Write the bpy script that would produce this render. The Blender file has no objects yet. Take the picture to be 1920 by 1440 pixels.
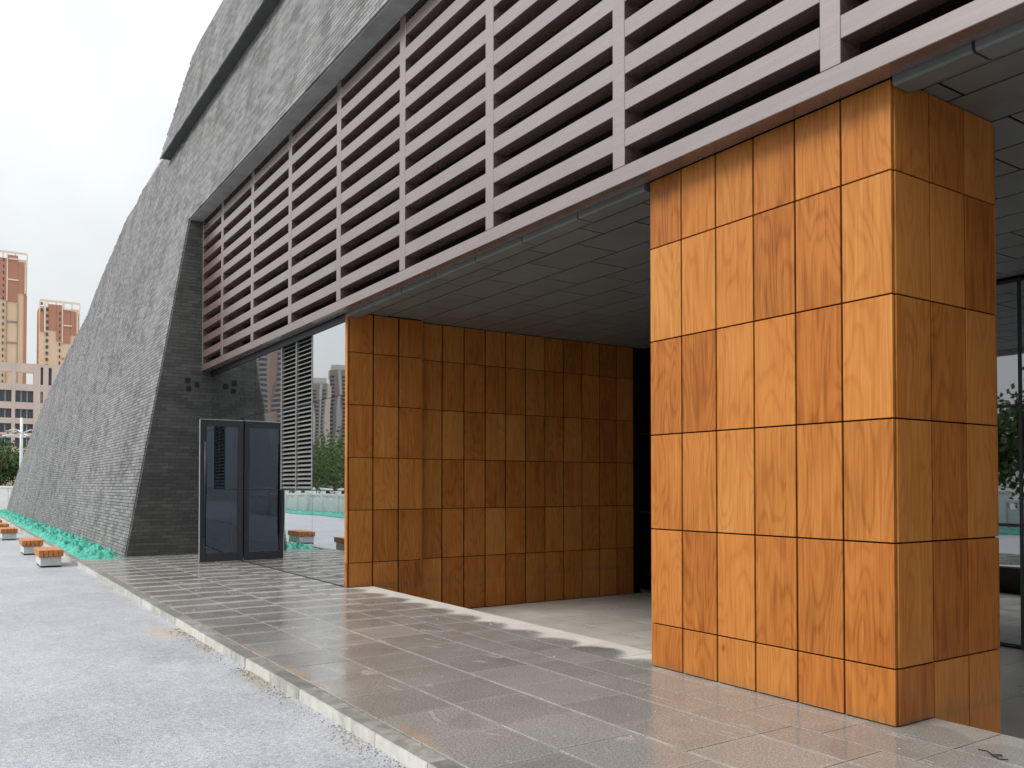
import bpy, bmesh, math, random
import numpy as np
from mathutils import Vector, noise as mnoise
R = math.radians
random.seed(7); rng = np.random.default_rng(7)
sc = bpy.context.scene
C = sc.collection

# ------------------------------------------------------------------ camera
yaw, pit = 0.5871, 0.0193
CAM = Vector((3.160, -5.029, 1.533))
cam = bpy.data.objects.new('camera', bpy.data.cameras.new('camera')); C.objects.link(cam)
fwd = Vector((-math.cos(yaw)*math.cos(pit), math.sin(yaw)*math.cos(pit), math.sin(pit)))
cam.location = CAM
cam.rotation_euler = fwd.to_track_quat('-Z', 'Y').to_euler()
cam.data.sensor_width = 36; cam.data.lens = 29.911; cam.data.shift_y = 0.0836
cam.data.clip_start = 0.05; cam.data.clip_end = 4000
sc.camera = cam

# ------------------------------------------------------------------ light
SUN = Vector((-0.06, -0.68, 0.73)).normalized()
w = bpy.data.worlds.new('World'); sc.world = w; w.use_nodes = True
wt = w.node_tree; wt.nodes.clear()
def wn(t): return wt.nodes.new(t)
wo = wn('ShaderNodeOutputWorld'); bgs = wn('ShaderNodeBackground'); bgc = wn('ShaderNodeBackground')
sky = wn('ShaderNodeTexSky'); sky.sky_type = 'NISHITA'; sky.sun_disc = False
sky.sun_elevation = math.asin(SUN.z); sky.sun_rotation = math.atan2(SUN.x, SUN.y)
sky.air_density = 1.0; sky.dust_density = 4.0
bgs.inputs[1].default_value = 0.10
wt.links.new(sky.outputs[0], bgs.inputs[0])
tc = wn('ShaderNodeTexCoord'); sep = wn('ShaderNodeSeparateXYZ'); wt.links.new(tc.outputs['Generated'], sep.inputs[0])
# overcast deck: brightest overhead, about a third of that at the horizon
mx = wn('ShaderNodeMath'); mx.operation = 'MAXIMUM'; wt.links.new(sep.outputs[2], mx.inputs[0]); mx.inputs[1].default_value = 0.0
mr = wn('ShaderNodeMapRange'); wt.links.new(mx.outputs[0], mr.inputs[0])
mr.inputs['To Min'].default_value = 0.335; mr.inputs['To Max'].default_value = 0.88
nz = wn('ShaderNodeTexNoise'); nz.inputs['Scale'].default_value = 3.4; nz.inputs['Detail'].default_value = 4; nz.inputs['Roughness'].default_value = 0.5
wt.links.new(tc.outputs['Generated'], nz.inputs['Vector'])
mr2 = wn('ShaderNodeMapRange'); wt.links.new(nz.outputs[0], mr2.inputs[0])
mr2.inputs['From Min'].default_value = 0.3; mr2.inputs['From Max'].default_value = 0.7
mr2.inputs['To Min'].default_value = 0.90; mr2.inputs['To Max'].default_value = 1.14
mu = wn('ShaderNodeMath'); mu.operation = 'MULTIPLY'; wt.links.new(mr.outputs[0], mu.inputs[0]); wt.links.new(mr2.outputs[0], mu.inputs[1])
bgc.inputs[0].default_value = (0.955, 0.985, 1.0, 1); wt.links.new(mu.outputs[0], bgc.inputs[1])
ms = wn('ShaderNodeMixShader'); ms.inputs[0].default_value = 0.93
wt.links.new(bgs.outputs[0], ms.inputs[1]); wt.links.new(bgc.outputs[0], ms.inputs[2]); wt.links.new(ms.outputs[0], wo.inputs[0])
sl = bpy.data.lights.new('sun', 'SUN'); sl.energy = 1.5; sl.angle = R(24); sl.color = (1.0, 0.95, 0.88)
so = bpy.data.objects.new('sun', sl); C.objects.link(so); so.rotation_euler = SUN.to_track_quat('Z', 'Y').to_euler()
sc.view_settings.view_transform = 'Standard'; sc.view_settings.look = 'None'
sc.view_settings.exposure = 1.0; sc.view_settings.gamma = 1; sc.view_settings.use_curve_mapping = False
sc.cycles.max_bounces = 6; sc.cycles.diffuse_bounces = 4; sc.cycles.glossy_bounces = 4; sc.cycles.transparent_max_bounces = 8
sc.cycles.caustics_reflective = False; sc.cycles.caustics_refractive = False

# ------------------------------------------------------------------ node helper
class G:
    def __init__(s, name):
        s.mat = bpy.data.materials.new(name); s.mat.use_nodes = True
        s.t = s.mat.node_tree; s.t.nodes.clear()
        s.out = s.t.nodes.new('ShaderNodeOutputMaterial')
        s._tc = None; s._oi = None; s._ge = None
    def node(s, t, **k):
        n = s.t.nodes.new(t)
        for a, v in k.items(): setattr(n, a, v)
        return n
    def put(s, sock, v):
        if isinstance(v, bpy.types.NodeSocket): s.t.links.new(v, sock)
        elif v is not None:
            if isinstance(v, (tuple, list)) and sock.type == 'RGBA' and len(v) == 3: v = (*v, 1)
            sock.default_value = v
    def tc(s, o='Object'):
        if not s._tc: s._tc = s.node('ShaderNodeTexCoord')
        return s._tc.outputs[o]
    def rand(s):
        if not s._oi: s._oi = s.node('ShaderNodeObjectInfo')
        return s._oi.outputs['Random']
    def geo(s, o):
        if not s._ge: s._ge = s.node('ShaderNodeNewGeometry')
        return s._ge.outputs[o]
    def m(s, op, a, b=0.0, c=None, clamp=False):
        n = s.node('ShaderNodeMath', operation=op, use_clamp=clamp)
        s.put(n.inputs[0], a); s.put(n.inputs[1], b)
        if c is not None: s.put(n.inputs[2], c)
        return n.outputs[0]
    def v(s, op, a, b=None):
        n = s.node('ShaderNodeVectorMath', operation=op); s.put(n.inputs[0], a)
        if b is not None: s.put(n.inputs[1], b)
        return n.outputs[0]
    def comb(s, x, y, z):
        n = s.node('ShaderNodeCombineXYZ'); s.put(n.inputs[0], x); s.put(n.inputs[1], y); s.put(n.inputs[2], z); return n.outputs[0]
    def sep(s, a):
        n = s.node('ShaderNodeSeparateXYZ'); s.put(n.inputs[0], a); return n.outputs
    def noise(s, vec, scale=1.0, detail=2.0, rough=0.5, dist=0.0):
        n = s.node('ShaderNodeTexNoise'); s.put(n.inputs['Vector'], vec)
        n.inputs['Scale'].default_value = scale; n.inputs['Detail'].default_value = detail
        n.inputs['Roughness'].default_value = rough; n.inputs['Distortion'].default_value = dist
        return n.outputs[0]
    def voro(s, vec, scale, feature='F1'):
        n = s.node('ShaderNodeTexVoronoi', feature=feature); s.put(n.inputs['Vector'], vec); n.inputs['Scale'].default_value = scale
        return n.outputs
    def mr(s, f, a, b, c=0.0, d=1.0, smooth=False):
        n = s.node('ShaderNodeMapRange'); n.clamp = True
        if smooth: n.interpolation_type = 'SMOOTHSTEP'
        for i, x in enumerate((f, a, b, c, d)): s.put(n.inputs[i], x)
        return n.outputs[0]
    def ramp(s, f, stops):
        n = s.node('ShaderNodeValToRGB'); s.put(n.inputs[0], f); e = n.color_ramp.elements
        while len(e) < len(stops): e.new(0.5)
        for x, (p, c) in zip(e, stops): x.position = p; x.color = (*c, 1)
        return n.outputs[0]
    def mix(s, f, a, b, bt='MIX'):
        n = s.node('ShaderNodeMix', data_type='RGBA', blend_type=bt)
        s.put(n.inputs[0], f); s.put(n.inputs[6], a); s.put(n.inputs[7], b); return n.outputs[2]
    def bump(s, h, st=0.3, d=0.01):
        n = s.node('ShaderNodeBump'); n.inputs['Strength'].default_value = st; n.inputs['Distance'].default_value = d
        s.put(n.inputs['Height'], h); return n.outputs[0]
    def bsdf(s, col, rough=0.6, spec=0.5, metal=0.0, normal=None, coat=0.0, coat_rough=0.1, sheen=None):
        n = s.node('ShaderNodeBsdfPrincipled')
        s.put(n.inputs['Base Color'], col); s.put(n.inputs['Roughness'], rough); s.put(n.inputs['Specular IOR Level'], spec)
        s.put(n.inputs['Metallic'], metal); s.put(n.inputs['Coat Weight'], coat); s.put(n.inputs['Coat Roughness'], coat_rough)
        if normal is not None: s.put(n.inputs['Normal'], normal)
        return n.outputs[0]
    def done(s, sh):
        s.t.links.new(sh, s.out.inputs[0]); return s.mat

def simple(name, col, rough=0.6, spec=0.5, metal=0.0, var=0.12, scale=3.0, coord='world'):
    g = G(name); v = g.geo('Position') if coord == 'world' else g.tc()
    n = g.noise(v, scale, 5, 0.6)
    k = g.mr(n, 0.3, 0.7, 1 - var, 1 + var)
    c = g.mix(1.0, col, g.comb(k, k, k), 'MULTIPLY')
    return g.done(g.bsdf(c, g.mr(n, 0.3, 0.7, rough*0.85, min(1, rough*1.12)), spec, metal))

M = {}
def wood_mat():
    g = G('wood_panel'); r = g.rand()
    off = g.comb(g.m('MULTIPLY', r, 71.0), g.m('MULTIPLY', r, 13.0), g.m('MULTIPLY', r, 173.0))
    v = g.v('ADD', g.tc(), off)
    a = g.noise(g.v('MULTIPLY', v, (3.6, 1.0, 0.62)), 1.0, 1.5, 0.45, 0.35)
    ring = g.m('MULTIPLY_ADD', g.m('SINE', g.m('MULTIPLY', a, 96.0)), 0.5, 0.5)
    ring = g.m('SUBTRACT', 1.0, g.m('POWER', ring, 3.0))
    tone = g.noise(g.v('MULTIPLY', v, (3.2, 1.0, 1.3)), 1.0, 3, 0.55, 0.6)
    fib = g.noise(g.v('MULTIPLY', v, (85.0, 20.0, 2.4)), 1.0, 3, 0.6)
    fib2 = g.noise(g.v('MULTIPLY', v, (34.0, 9.0, 1.1)), 1.0, 2, 0.5, 0.3)
    k = g.m('MULTIPLY_ADD', g.m('SUBTRACT', ring, 0.65), 0.13, 0.5)
    k = g.m('MULTIPLY_ADD', g.m('SUBTRACT', tone, 0.5), 0.40, k)
    k = g.m('MULTIPLY_ADD', g.m('SUBTRACT', fib, 0.5), 0.52, k)
    k = g.m('MULTIPLY_ADD', g.m('SUBTRACT', fib2, 0.5), 0.36, k)
    k = g.m('MULTIPLY_ADD', g.m('SUBTRACT', r, 0.5), 0.30, k)
    # occasional dark knots
    vo = g.voro(g.v('MULTIPLY', g.v('ADD', v, (0.0, 0.0, 0.0)), (2.6, 0.0, 1.5)), 1.0)
    sel = g.m('GREATER_THAN', g.sep(vo[1])[0], 0.80)
    kn = g.m('MULTIPLY', g.mr(vo[0], 0.02, 0.085, 1.0, 0.0, True), sel)
    k = g.m('SUBTRACT', k, g.m('MULTIPLY', kn, 0.45))
    col = g.ramp(k, [(0.0, (0.12, 0.036, 0.009)), (0.28, (0.295, 0.099, 0.020)), (0.50, (0.415, 0.157, 0.034)), (0.74, (0.50, 0.217, 0.055)), (1.0, (0.60, 0.31, 0.10))])
    # plates differ a little in hue
    r2 = g.m('FRACT', g.m('MULTIPLY', r, 17.3))
    col = g.mix(g.m('MULTIPLY', r2, 0.42), col, g.mix(1.0, col, (1.0, 0.78, 0.66), 'MULTIPLY'))
    wz = g.sep(g.geo('Position'))[2]; gn = g.noise(g.geo('Position'), 6.0, 4, 0.65)   # splash dirt just above the paving
    col = g.mix(g.m('MULTIPLY', g.mr(g.m('MULTIPLY_ADD', gn, 0.22, wz), 0.08, 0.22, 1.0, 0.0, True), g.mr(wz, -0.03, 0.0, 0.0, 0.3)), col, (0.16, 0.115, 0.075))
    return g.done(g.bsdf(col, g.mr(fib2, 0.3, 0.7, 0.36, 0.5), 0.22, 0, g.bump(fib, 0.12, 0.002)))
M['wood'] = wood_mat()
M['joint'] = simple('dark_joint', (0.012, 0.009, 0.008), 0.9, 0.1)
def screen_mat():
    g = G('brown_metal'); r = g.rand()
    v = g.v('ADD', g.tc(), g.comb(g.m('MULTIPLY', r, 50.0), 0.0, g.m('MULTIPLY', r, 31.0)))
    n = g.noise(g.v('MULTIPLY', v, (2.0, 6.0, 30.0)), 1.0, 4, 0.6)
    sp = g.noise(v, 1.3, 3, 0.6)
    k = g.m('ADD', g.m('MULTIPLY', n, 0.5), g.m('MULTIPLY', sp, 0.5))
    k = g.m('ADD', k, g.m('MULTIPLY', g.m('SUBTRACT', r, 0.5), 0.12))
    col = g.ramp(k, [(0.3, (0.110, 0.068, 0.060)), (0.5, (0.135, 0.087, 0.078)), (0.7, (0.165, 0.112, 0.102))])
    b = g.bsdf(col, g.mr(n, 0.3, 0.7, 0.25, 0.29), 0.5, 0.0); b.node.inputs['IOR'].default_value = 2.9
    return g.done(b)
M['screen'] = screen_mat()
def brick_mat(name, lo, hi, rough=0.75):
    g = G(name); r = g.geo('Random Per Island'); r0 = g.rand()
    rr = g.m('FRACT', g.m('ADD', r, g.m('MULTIPLY', r0, 7.7)))
    p = g.geo('Position')
    big = g.noise(g.v('MULTIPLY', p, (0.9, 1.0, 0.22)), 1.0, 4, 0.62)
    cell = g.noise(g.v('MULTIPLY', p, (1.1, 0.3, 1.6)), 1.0, 1, 0.5)
    cs = g.mr(cell, 0.56, 0.60, 0.0, 1.0)
    fine = g.noise(p, 28.0, 5, 0.65)
    k = g.m('MULTIPLY_ADD', rr, 0.36, g.m('MULTIPLY_ADD', g.m('SUBTRACT', big, 0.5), 0.75, g.m('MULTIPLY', fine, 0.4)))
    k = g.m('SUBTRACT', k, g.m('MULTIPLY', cs, 0.13))
    col = g.mix(g.mr(k, 0.1, 0.9), lo, hi)
    col = g.mix(g.mr(g.noise(p, 0.9, 3, 0.6), 0.52, 0.7, 0.0, 0.25), col, g.mix(1.0, col, (1.06, 0.97, 0.98), 'MULTIPLY'))
    sk = g.noise(g.v('MULTIPLY', p, (2.6, 2.6, 0.13)), 1.0, 3, 0.6)
    sd = g.mr(sk, 0.55, 0.72, 1.0, 0.70); col = g.mix(1.0, col, g.comb(sd, sd, sd), 'MULTIPLY')
    return g.done(g.bsdf(col, rough, 0.35, 0, g.bump(fine, 0.2, 0.004)))
M['brick'] = brick_mat('grey_brick', (0.120, 0.122, 0.124), (0.352, 0.355, 0.358))
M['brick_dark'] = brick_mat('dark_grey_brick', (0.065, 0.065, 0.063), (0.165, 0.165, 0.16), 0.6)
M['mortar'] = simple('mortar', (0.37, 0.373, 0.375), 0.9, 0.2, var=0.2)
M['soffitb'] = simple('dark_stone_soffit', (0.10, 0.10, 0.095), 0.8, 0.3, var=0.25)
def ceil_mat():
    g = G('grey_ceiling'); r = g.rand(); n = g.noise(g.v('ADD', g.tc(), g.comb(r, r, r)), 2.5, 4, 0.6)
    k = g.m('ADD', g.mr(n, 0.3, 0.7, 0.86, 1.1), g.m('MULTIPLY', g.m('SUBTRACT', r, 0.5), 0.16))
    return g.done(g.bsdf(g.mix(1.0, (0.155, 0.162, 0.157), g.comb(k, k, k), 'MULTIPLY'), 0.42, 0.5))
M['ceil'] = ceil_mat()
def granite_mat():
    g = G('wet_granite'); r = g.rand(); L = g.sep(g.tc()); p = g.geo('Position'); P = g.sep(p)
    wob = g.m('SUBTRACT', g.noise(p, 1.7, 4, 0.6), 0.5); wob2 = g.m('SUBTRACT', g.noise(p, 5.5, 3, 0.6), 0.5)
    dx = g.m('SUBTRACT', 0.31, g.m('ABSOLUTE', L[0])); dy = g.m('SUBTRACT', 0.30, g.m('ABSOLUTE', L[1]))
    dx = g.m('MULTIPLY_ADD', wob, 0.14, dx); dy = g.m('MULTIPLY_ADD', wob2, 0.07, dy)
    far = g.mr(P[0], -4.0, -8.5, 0.0, 1.0)                    # paler cross joints towards the brick wing
    jx = g.mr(dx, 0.0, g.m('MULTIPLY_ADD', far, 0.11, 0.035), 1.0, 0.0, True)
    jx = g.m('MULTIPLY', jx, g.mr(g.m('ADD', far, wob), -0.15, 0.9, 0.08, 0.45))
    jy = g.m('MULTIPLY', g.mr(dy, 0.0, 0.03, 1.0, 0.0, True), g.mr(wob2, -0.1, 0.25, 0.05, 0.6))
    # band by the porch edge that has dried, with a damp oval left in each slab
    dried = g.mr(g.m('MULTIPLY_ADD', wob, 0.22, P[1]), -0.14, 0.12, 0.0, 1.0, True)
    ov = g.m('ADD', g.m('POWER', g.m('DIVIDE', L[0], 0.27), 2.0), g.m('POWER', g.m('DIVIDE', g.m('ADD', L[1], 0.17), 0.22), 2.0))
    ov = g.m('ADD', ov, g.m('MULTIPLY', g.m('SUBTRACT', r, 0.5), 0.9))
    ov = g.mr(g.m('ADD', g.m('MULTIPLY_ADD', wob2, 1.3, ov), g.m('MULTIPLY', wob, 1.2)), 0.2, 1.6, 0.0, 1.0, True)
    ov = g.m('MAXIMUM', ov, g.mr(P[0], -2.0, -1.0, 0.0, 0.35))
    dried = g.m('MULTIPLY', dried, ov)
    dried = g.m('MULTIPLY', dried, g.mr(P[0], -2.6, -1.0, 1.0, 0.30))
    # odd pale wedges of scraped surface
    we = g.noise(g.v('MULTIPLY', g.v('ADD', p, g.comb(g.m('MULTIPLY', r, 30.0), 0.0, 0.0)), (1.4, 4.2, 1.0)), 1.0, 2, 0.5, 1.2)
    we = g.m('MULTIPLY', g.mr(we, 0.66, 0.70, 0.0, 1.0), 0.22)
    dry = g.m('MAXIMUM', g.m('MAXIMUM', jx, jy), g.m('MAXIMUM', dried, we))
    sp = g.noise(p, 130.0, 2, 0.6); sp2 = g.noise(p, 55.0, 3, 0.65); big = g.noise(p, 0.9, 4, 0.6)
    k = g.m('ADD', g.m('MULTIPLY', g.mr(sp, 0.3, 0.7), 0.5), g.m('ADD', g.m('MULTIPLY', g.mr(sp2, 0.25, 0.75), 0.35), g.m('MULTIPLY', g.m('SUBTRACT', r, 0.5), 0.13)))
    k = g.m('MULTIPLY_ADD', g.m('SUBTRACT', big, 0.5), 0.35, k)
    wet = g.ramp(k, [(0.12, (0.107, 0.105, 0.098)), (0.45, (0.234, 0.229, 0.216)), (0.85, (0.445, 0.438, 0.42))])
    dryc = g.ramp(k, [(0.1, (0.42, 0.405, 0.375)), (0.8, (0.66, 0.64, 0.60))])
    col = g.mix(dry, wet, dryc)
    # rust-coloured silt beside the kerb
    ru = g.m('MULTIPLY', g.mr(g.m('ABSOLUTE', g.m('ADD', g.m('MULTIPLY_ADD', wob, 0.12, P[1]), 2.60)), 0.0, 0.075, 1.0, 0.0, True), g.mr(g.noise(p, 0.8, 3, 0.6), 0.47, 0.62, 0.0, 0.5))
    col = g.mix(ru, col, (0.46, 0.26, 0.14))
    pud = g.mr(g.noise(p, 0.75, 4, 0.6), 0.54, 0.62, 0.0, 1.0, True)
    pud = g.m('MULTIPLY', pud, g.mr(dry, 0.0, 0.3, 1.0, 0.0))
    col = g.mix(g.m('MULTIPLY', pud, 0.22), col, (0.06, 0.058, 0.055))
    rgh = g.m('ADD', g.m('SUBTRACT', g.mr(dry, 0.0, 1.0, 0.15, 0.50), g.m('MULTIPLY', pud, 0.08)), g.mr(g.noise(p, 3.0, 4, 0.6), 0.35, 0.7, -0.05, 0.13))
    return g.done(g.bsdf(col, rgh, 0.55, 0, g.bump(g.m('ADD', sp2, g.m('MULTIPLY', g.noise(p, 2.2, 2, 0.5), 1.2)), 0.10, 0.004)))
M['granite'] = granite_mat()
def kerb_mat():
    g = G('kerb_stone'); r = g.rand(); p = g.geo('Position'); n = g.noise(p, 7.0, 5, 0.65); st = g.noise(g.v('MULTIPLY', p, (9.0, 9.0, 1.2)), 1.0, 3, 0.6)
    up = g.mr(g.sep(g.geo('Normal'))[2], 0.3, 0.9, 0.0, 1.0)
    k = g.m('ADD', g.m('MULTIPLY_ADD', n, 0.6, g.m('MULTIPLY', st, 0.4)), g.m('MULTIPLY', g.m('SUBTRACT', r, 0.5), 0.25))
    side = g.ramp(k, [(0.25, (0.22, 0.22, 0.20)), (0.5, (0.50, 0.50, 0.46)), (0.75, (0.66, 0.65, 0.61))])
    top = g.ramp(k, [(0.25, (0.10, 0.098, 0.09)), (0.52, (0.19, 0.185, 0.17)), (0.80, (0.36, 0.35, 0.33))])
    return g.done(g.bsdf(g.mix(up, side, top), 0.5, 0.4, 0, g.bump(n, 0.3, 0.006)))
M['kerb'] = kerb_mat()
def road_mat():
    g = G('pale_chip_road'); p = g.geo('Position'); P = g.sep(p)
    vo = g.voro(p, 105.0); chip = g.sep(vo[1])[0]; vo2 = g.voro(p, 48.0); ch2 = g.sep(vo2[1])[1]
    f = g.noise(p, 60.0, 4, 0.7); big = g.noise(p, 0.55, 5, 0.62); mid = g.noise(p, 3.5, 4, 0.6)
    k = g.m('ADD', g.m('ADD', g.m('MULTIPLY', chip, 0.26), 0.11), g.m('ADD', g.m('MULTIPLY', ch2, 0.20), g.m('MULTIPLY', f, 0.34)))
    k = g.m('ADD', k, g.m('ADD', g.m('MULTIPLY', g.m('SUBTRACT', big, 0.5), 0.36), g.m('MULTIPLY', g.m('SUBTRACT', mid, 0.5), 0.22)))
    col = g.ramp(k, [(0.12, (0.10, 0.108, 0.125)), (0.36, (0.26, 0.278, 0.31)), (0.58, (0.365, 0.385, 0.42)), (0.84, (0.53, 0.55, 0.58))])
    # grit and silt washed against the kerb
    ed = g.m('MULTIPLY', g.mr(g.m('MULTIPLY_ADD', g.m('SUBTRACT', mid, 0.5), 0.5, P[1]), -3.02, -2.82, 0.0, 1.0, True), g.mr(g.noise(p, 1.3, 4, 0.6), 0.42, 0.62, 0.0, 0.75))
    col = g.mix(ed, col, g.mix(f, (0.13, 0.115, 0.09), (0.42, 0.33, 0.25)))
    rs = g.m('ADD', g.m('POWER', g.m('DIVIDE', g.m('ADD', P[0], 6.85), 0.75), 2.0), g.m('POWER', g.m('DIVIDE', g.m('ADD', P[1], 3.02), 0.20), 2.0))
    rs = g.m('MULTIPLY', g.mr(g.m('MULTIPLY_ADD', g.m('SUBTRACT', mid, 0.5), 1.6, rs), 0.2, 1.2, 1.0, 0.0, True), 0.26)
    col = g.mix(rs, col, (0.52, 0.32, 0.18))
    h = g.m('ADD', g.m('MULTIPLY', vo[0], 0.8), g.m('MULTIPLY', f, 0.5))
    return g.done(g.bsdf(col, g.mr(big, 0.35, 0.65, 0.42, 0.68), 0.5, 0, g.bump(h, 0.5, 0.006)))
M['road'] = road_mat()
def tile_mat():
    g = G('beige_tile'); r = g.rand(); p = g.geo('Position'); n = g.noise(p, 2.0, 5, 0.6); f = g.noise(p, 60.0, 3, 0.6)
    k = g.m('ADD', g.m('MULTIPLY_ADD', n, 0.5, g.m('MULTIPLY', f, 0.3)), g.m('MULTIPLY', g.m('SUBTRACT', r, 0.5), 0.2))
    col = g.ramp(k, [(0.2, (0.43, 0.415, 0.38)), (0.6, (0.54, 0.52, 0.485))])
    return g.done(g.bsdf(col, g.mr(n, 0.3, 0.7, 0.25, 0.45), 0.5))
M['tile'] = tile_mat()
def glass_mat(name, tint, refl, rcol=(0.93, 0.96, 1.0), wave=0.012):
    g = G(name); r = g.rand()
    n = g.noise(g.v('ADD', g.geo('Position'), g.comb(g.m('MULTIPLY', r, 40.0), 0.0, 0.0)), 0.8, 1, 0.4)
    nm = g.bump(n, 0.5, wave)
    gl = g.node('ShaderNodeBsdfGlossy'); g.put(gl.inputs['Color'], rcol); gl.inputs['Roughness'].default_value = 0.012; g.put(gl.inputs['Normal'], nm)
    tr = g.node('ShaderNodeBsdfTransparent'); g.put(tr.inputs[0], tint)
    lw = g.node('ShaderNodeLayerWeight'); lw.inputs['Blend'].default_value = 0.35
    f = g.mr(lw.outputs['Fresnel'], 0.0, 1.0, refl, 1.0)
    mxs = g.node('ShaderNodeMixShader'); g.put(mxs.inputs[0], f); g.t.links.new(tr.outputs[0], mxs.inputs[1]); g.t.links.new(gl.outputs[0], mxs.inputs[2])
    return g.done(mxs.outputs[0])
M['glass'] = glass_mat('coated_glass', (0.14, 0.17, 0.19), 0.72, (0.97, 0.985, 1.0), 0.008)
M['glass_door'] = glass_mat('tinted_door_glass', (0.22, 0.29, 0.34), 0.05, (0.74, 0.86, 1.0), 0.002)
M['glass_back'] = glass_mat('curtain_glass', (0.10, 0.13, 0.14), 0.30, wave=0.004)
M['frame'] = simple('charcoal_frame', (0.018, 0.020, 0.028), 0.4, 0.5)
M['alu'] = simple('silver_edge', (0.62, 0.63, 0.64), 0.35, 0.5, 0.6)
M['louvre'] = simple('grey_louvre', (0.26, 0.265, 0.265), 0.42, 0.5, 0.35, 0.08)
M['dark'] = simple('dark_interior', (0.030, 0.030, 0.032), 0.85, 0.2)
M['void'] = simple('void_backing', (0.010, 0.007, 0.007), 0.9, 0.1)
M['intfloor'] = simple('interior_floor', (0.16, 0.16, 0.155), 0.35, 0.5)
M['concrete'] = simple('pale_concrete', (0.58, 0.59, 0.58), 0.8, 0.3, var=0.15, scale=6)
M['bwood'] = simple('bench_wood', (0.47, 0.175, 0.055), 0.5, 0.4, var=0.4, scale=11)
M['ground'] = simple('far_ground', (0.26, 0.26, 0.255), 0.85, 0.3, var=0.2, scale=0.2)
M['white'] = simple('white_stone', (0.84, 0.84, 0.82), 0.6, 0.4, var=0.08)
M['peach'] = simple('peach_render', (0.76, 0.55, 0.385), 0.85, 0.2, var=0.05, scale=0.05)
M['terra'] = simple('terracotta_render', (0.48, 0.235, 0.165), 0.85, 0.2, var=0.06, scale=0.05)
M['cream'] = simple('cream_band', (0.82, 0.68, 0.55), 0.8, 0.2, var=0.05, scale=0.1)
M['pinkst'] = simple('pinkish_cladding', (0.62, 0.50, 0.44), 0.8, 0.25, var=0.07, scale=0.2)
M['greybr'] = simple('grey_brown_render', (0.30, 0.26, 0.235), 0.85, 0.2, var=0.06, scale=0.05)
M['greyli'] = simple('pale_grey_render', (0.50, 0.49, 0.48), 0.85, 0.2, var=0.06, scale=0.05)
M['lampw'] = simple('lamp_paint', (0.60, 0.61, 0.62), 0.5, 0.4)
M['redbr'] = simple('red_brown_render', (0.30, 0.20, 0.17), 0.85, 0.2)
M['win'] = simple('window_glass', (0.05, 0.06, 0.075), 0.12, 0.6)
def net_mat():
    g = G('green_net'); p = g.geo('Position'); n = g.noise(p, 5.0, 5, 0.65); f = g.noise(p, 60.0, 3, 0.7)
    k = g.m('MULTIPLY_ADD', n, 0.7, g.m('MULTIPLY', f, 0.3))
    col = g.ramp(k, [(0.28, (0.006, 0.10, 0.075)), (0.45, (0.03, 0.30, 0.225)), (0.68, (0.14, 0.52, 0.42))])
    return g.done(g.bsdf(col, 0.6, 0.35, 0, g.bump(f, 0.6, 0.02)))
M['net'] = net_mat()
def leaf_mat(name, lo, hi):
    g = G(name); r = g.geo('Random Per Island'); n = g.noise(g.geo('Position'), 0.9, 3, 0.6)
    col = g.mix(g.m('ADD', g.m('MULTIPLY', r, 0.6), g.m('MULTIPLY', n, 0.4)), lo, hi)
    d = g.bsdf(col, 0.55, 0.35); t = g.node('ShaderNodeBsdfTranslucent'); g.put(t.inputs[0], col)
    x = g.node('ShaderNodeMixShader'); x.inputs[0].default_value = 0.25; g.t.links.new(d, x.inputs[1]); g.t.links.new(t.outputs[0], x.inputs[2])
    return g.done(x.outputs[0])
M['leaf'] = leaf_mat('leaf', (0.025, 0.055, 0.014), (0.10, 0.17, 0.045))
M['bark'] = simple('bark', (0.10, 0.075, 0.055), 0.9, 0.2, var=0.3, scale=8)
M['pebble'] = brick_mat('pebble', (0.12, 0.11, 0.10), (0.52, 0.48, 0.43))

# ------------------------------------------------------------------ mesh helpers
def me_from(name, verts, faces, mat, smooth=False):
    me = bpy.data.meshes.new(name); me.from_pydata([tuple(map(float, v)) for v in verts], [], faces); me.update()
    me.materials.append(mat)
    if smooth:
        for f in me.polygons: f.use_smooth = True
    return me
_box = {}
def box_me(dx, dy, dz, mat, bev=0.0):
    key = (round(dx, 4), round(dy, 4), round(dz, 4), mat.name, bev)
    if key in _box: return _box[key]
    bm = bmesh.new(); bmesh.ops.create_cube(bm, size=1.0)
    for v in bm.verts: v.co = Vector((v.co.x*dx, v.co.y*dy, v.co.z*dz))
    if bev > 0: bmesh.ops.bevel(bm, geom=bm.edges[:], offset=bev, segments=1, affect='EDGES')
    me = bpy.data.meshes.new('box'); bm.to_mesh(me); bm.free(); me.materials.append(mat); _box[key] = me
    return me
def link(name, me, parent=None, loc=(0, 0, 0), rz=0.0, rot=None):
    o = bpy.data.objects.new(name, me); C.objects.link(o); o.location = loc
    o.rotation_euler = rot if rot else (0, 0, rz)
    if parent is not None: o.parent = parent
    return o
def box(name, x0, x1, y0, y1, z0, z1, mat, parent=None, bev=0.0, org=(0, 0, 0)):
    me = box_me(abs(x1-x0), abs(y1-y0), abs(z1-z0), mat, bev)
    return link(name, me, parent, ((x0+x1)/2-org[0], (y0+y1)/2-org[1], (z0+z1)/2-org[2]))
def tag(o, label, cat, group=None):
    o['label'] = label; o['category'] = cat
    if group: o['group'] = group
    return o
def struct(o): o['kind'] = 'structure'; return o
def thing(name, label, cat, loc=(0, 0, 0), rz=0.0, group=None):
    return tag(link(name, None, None, loc, rz), label, cat, group)
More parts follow.
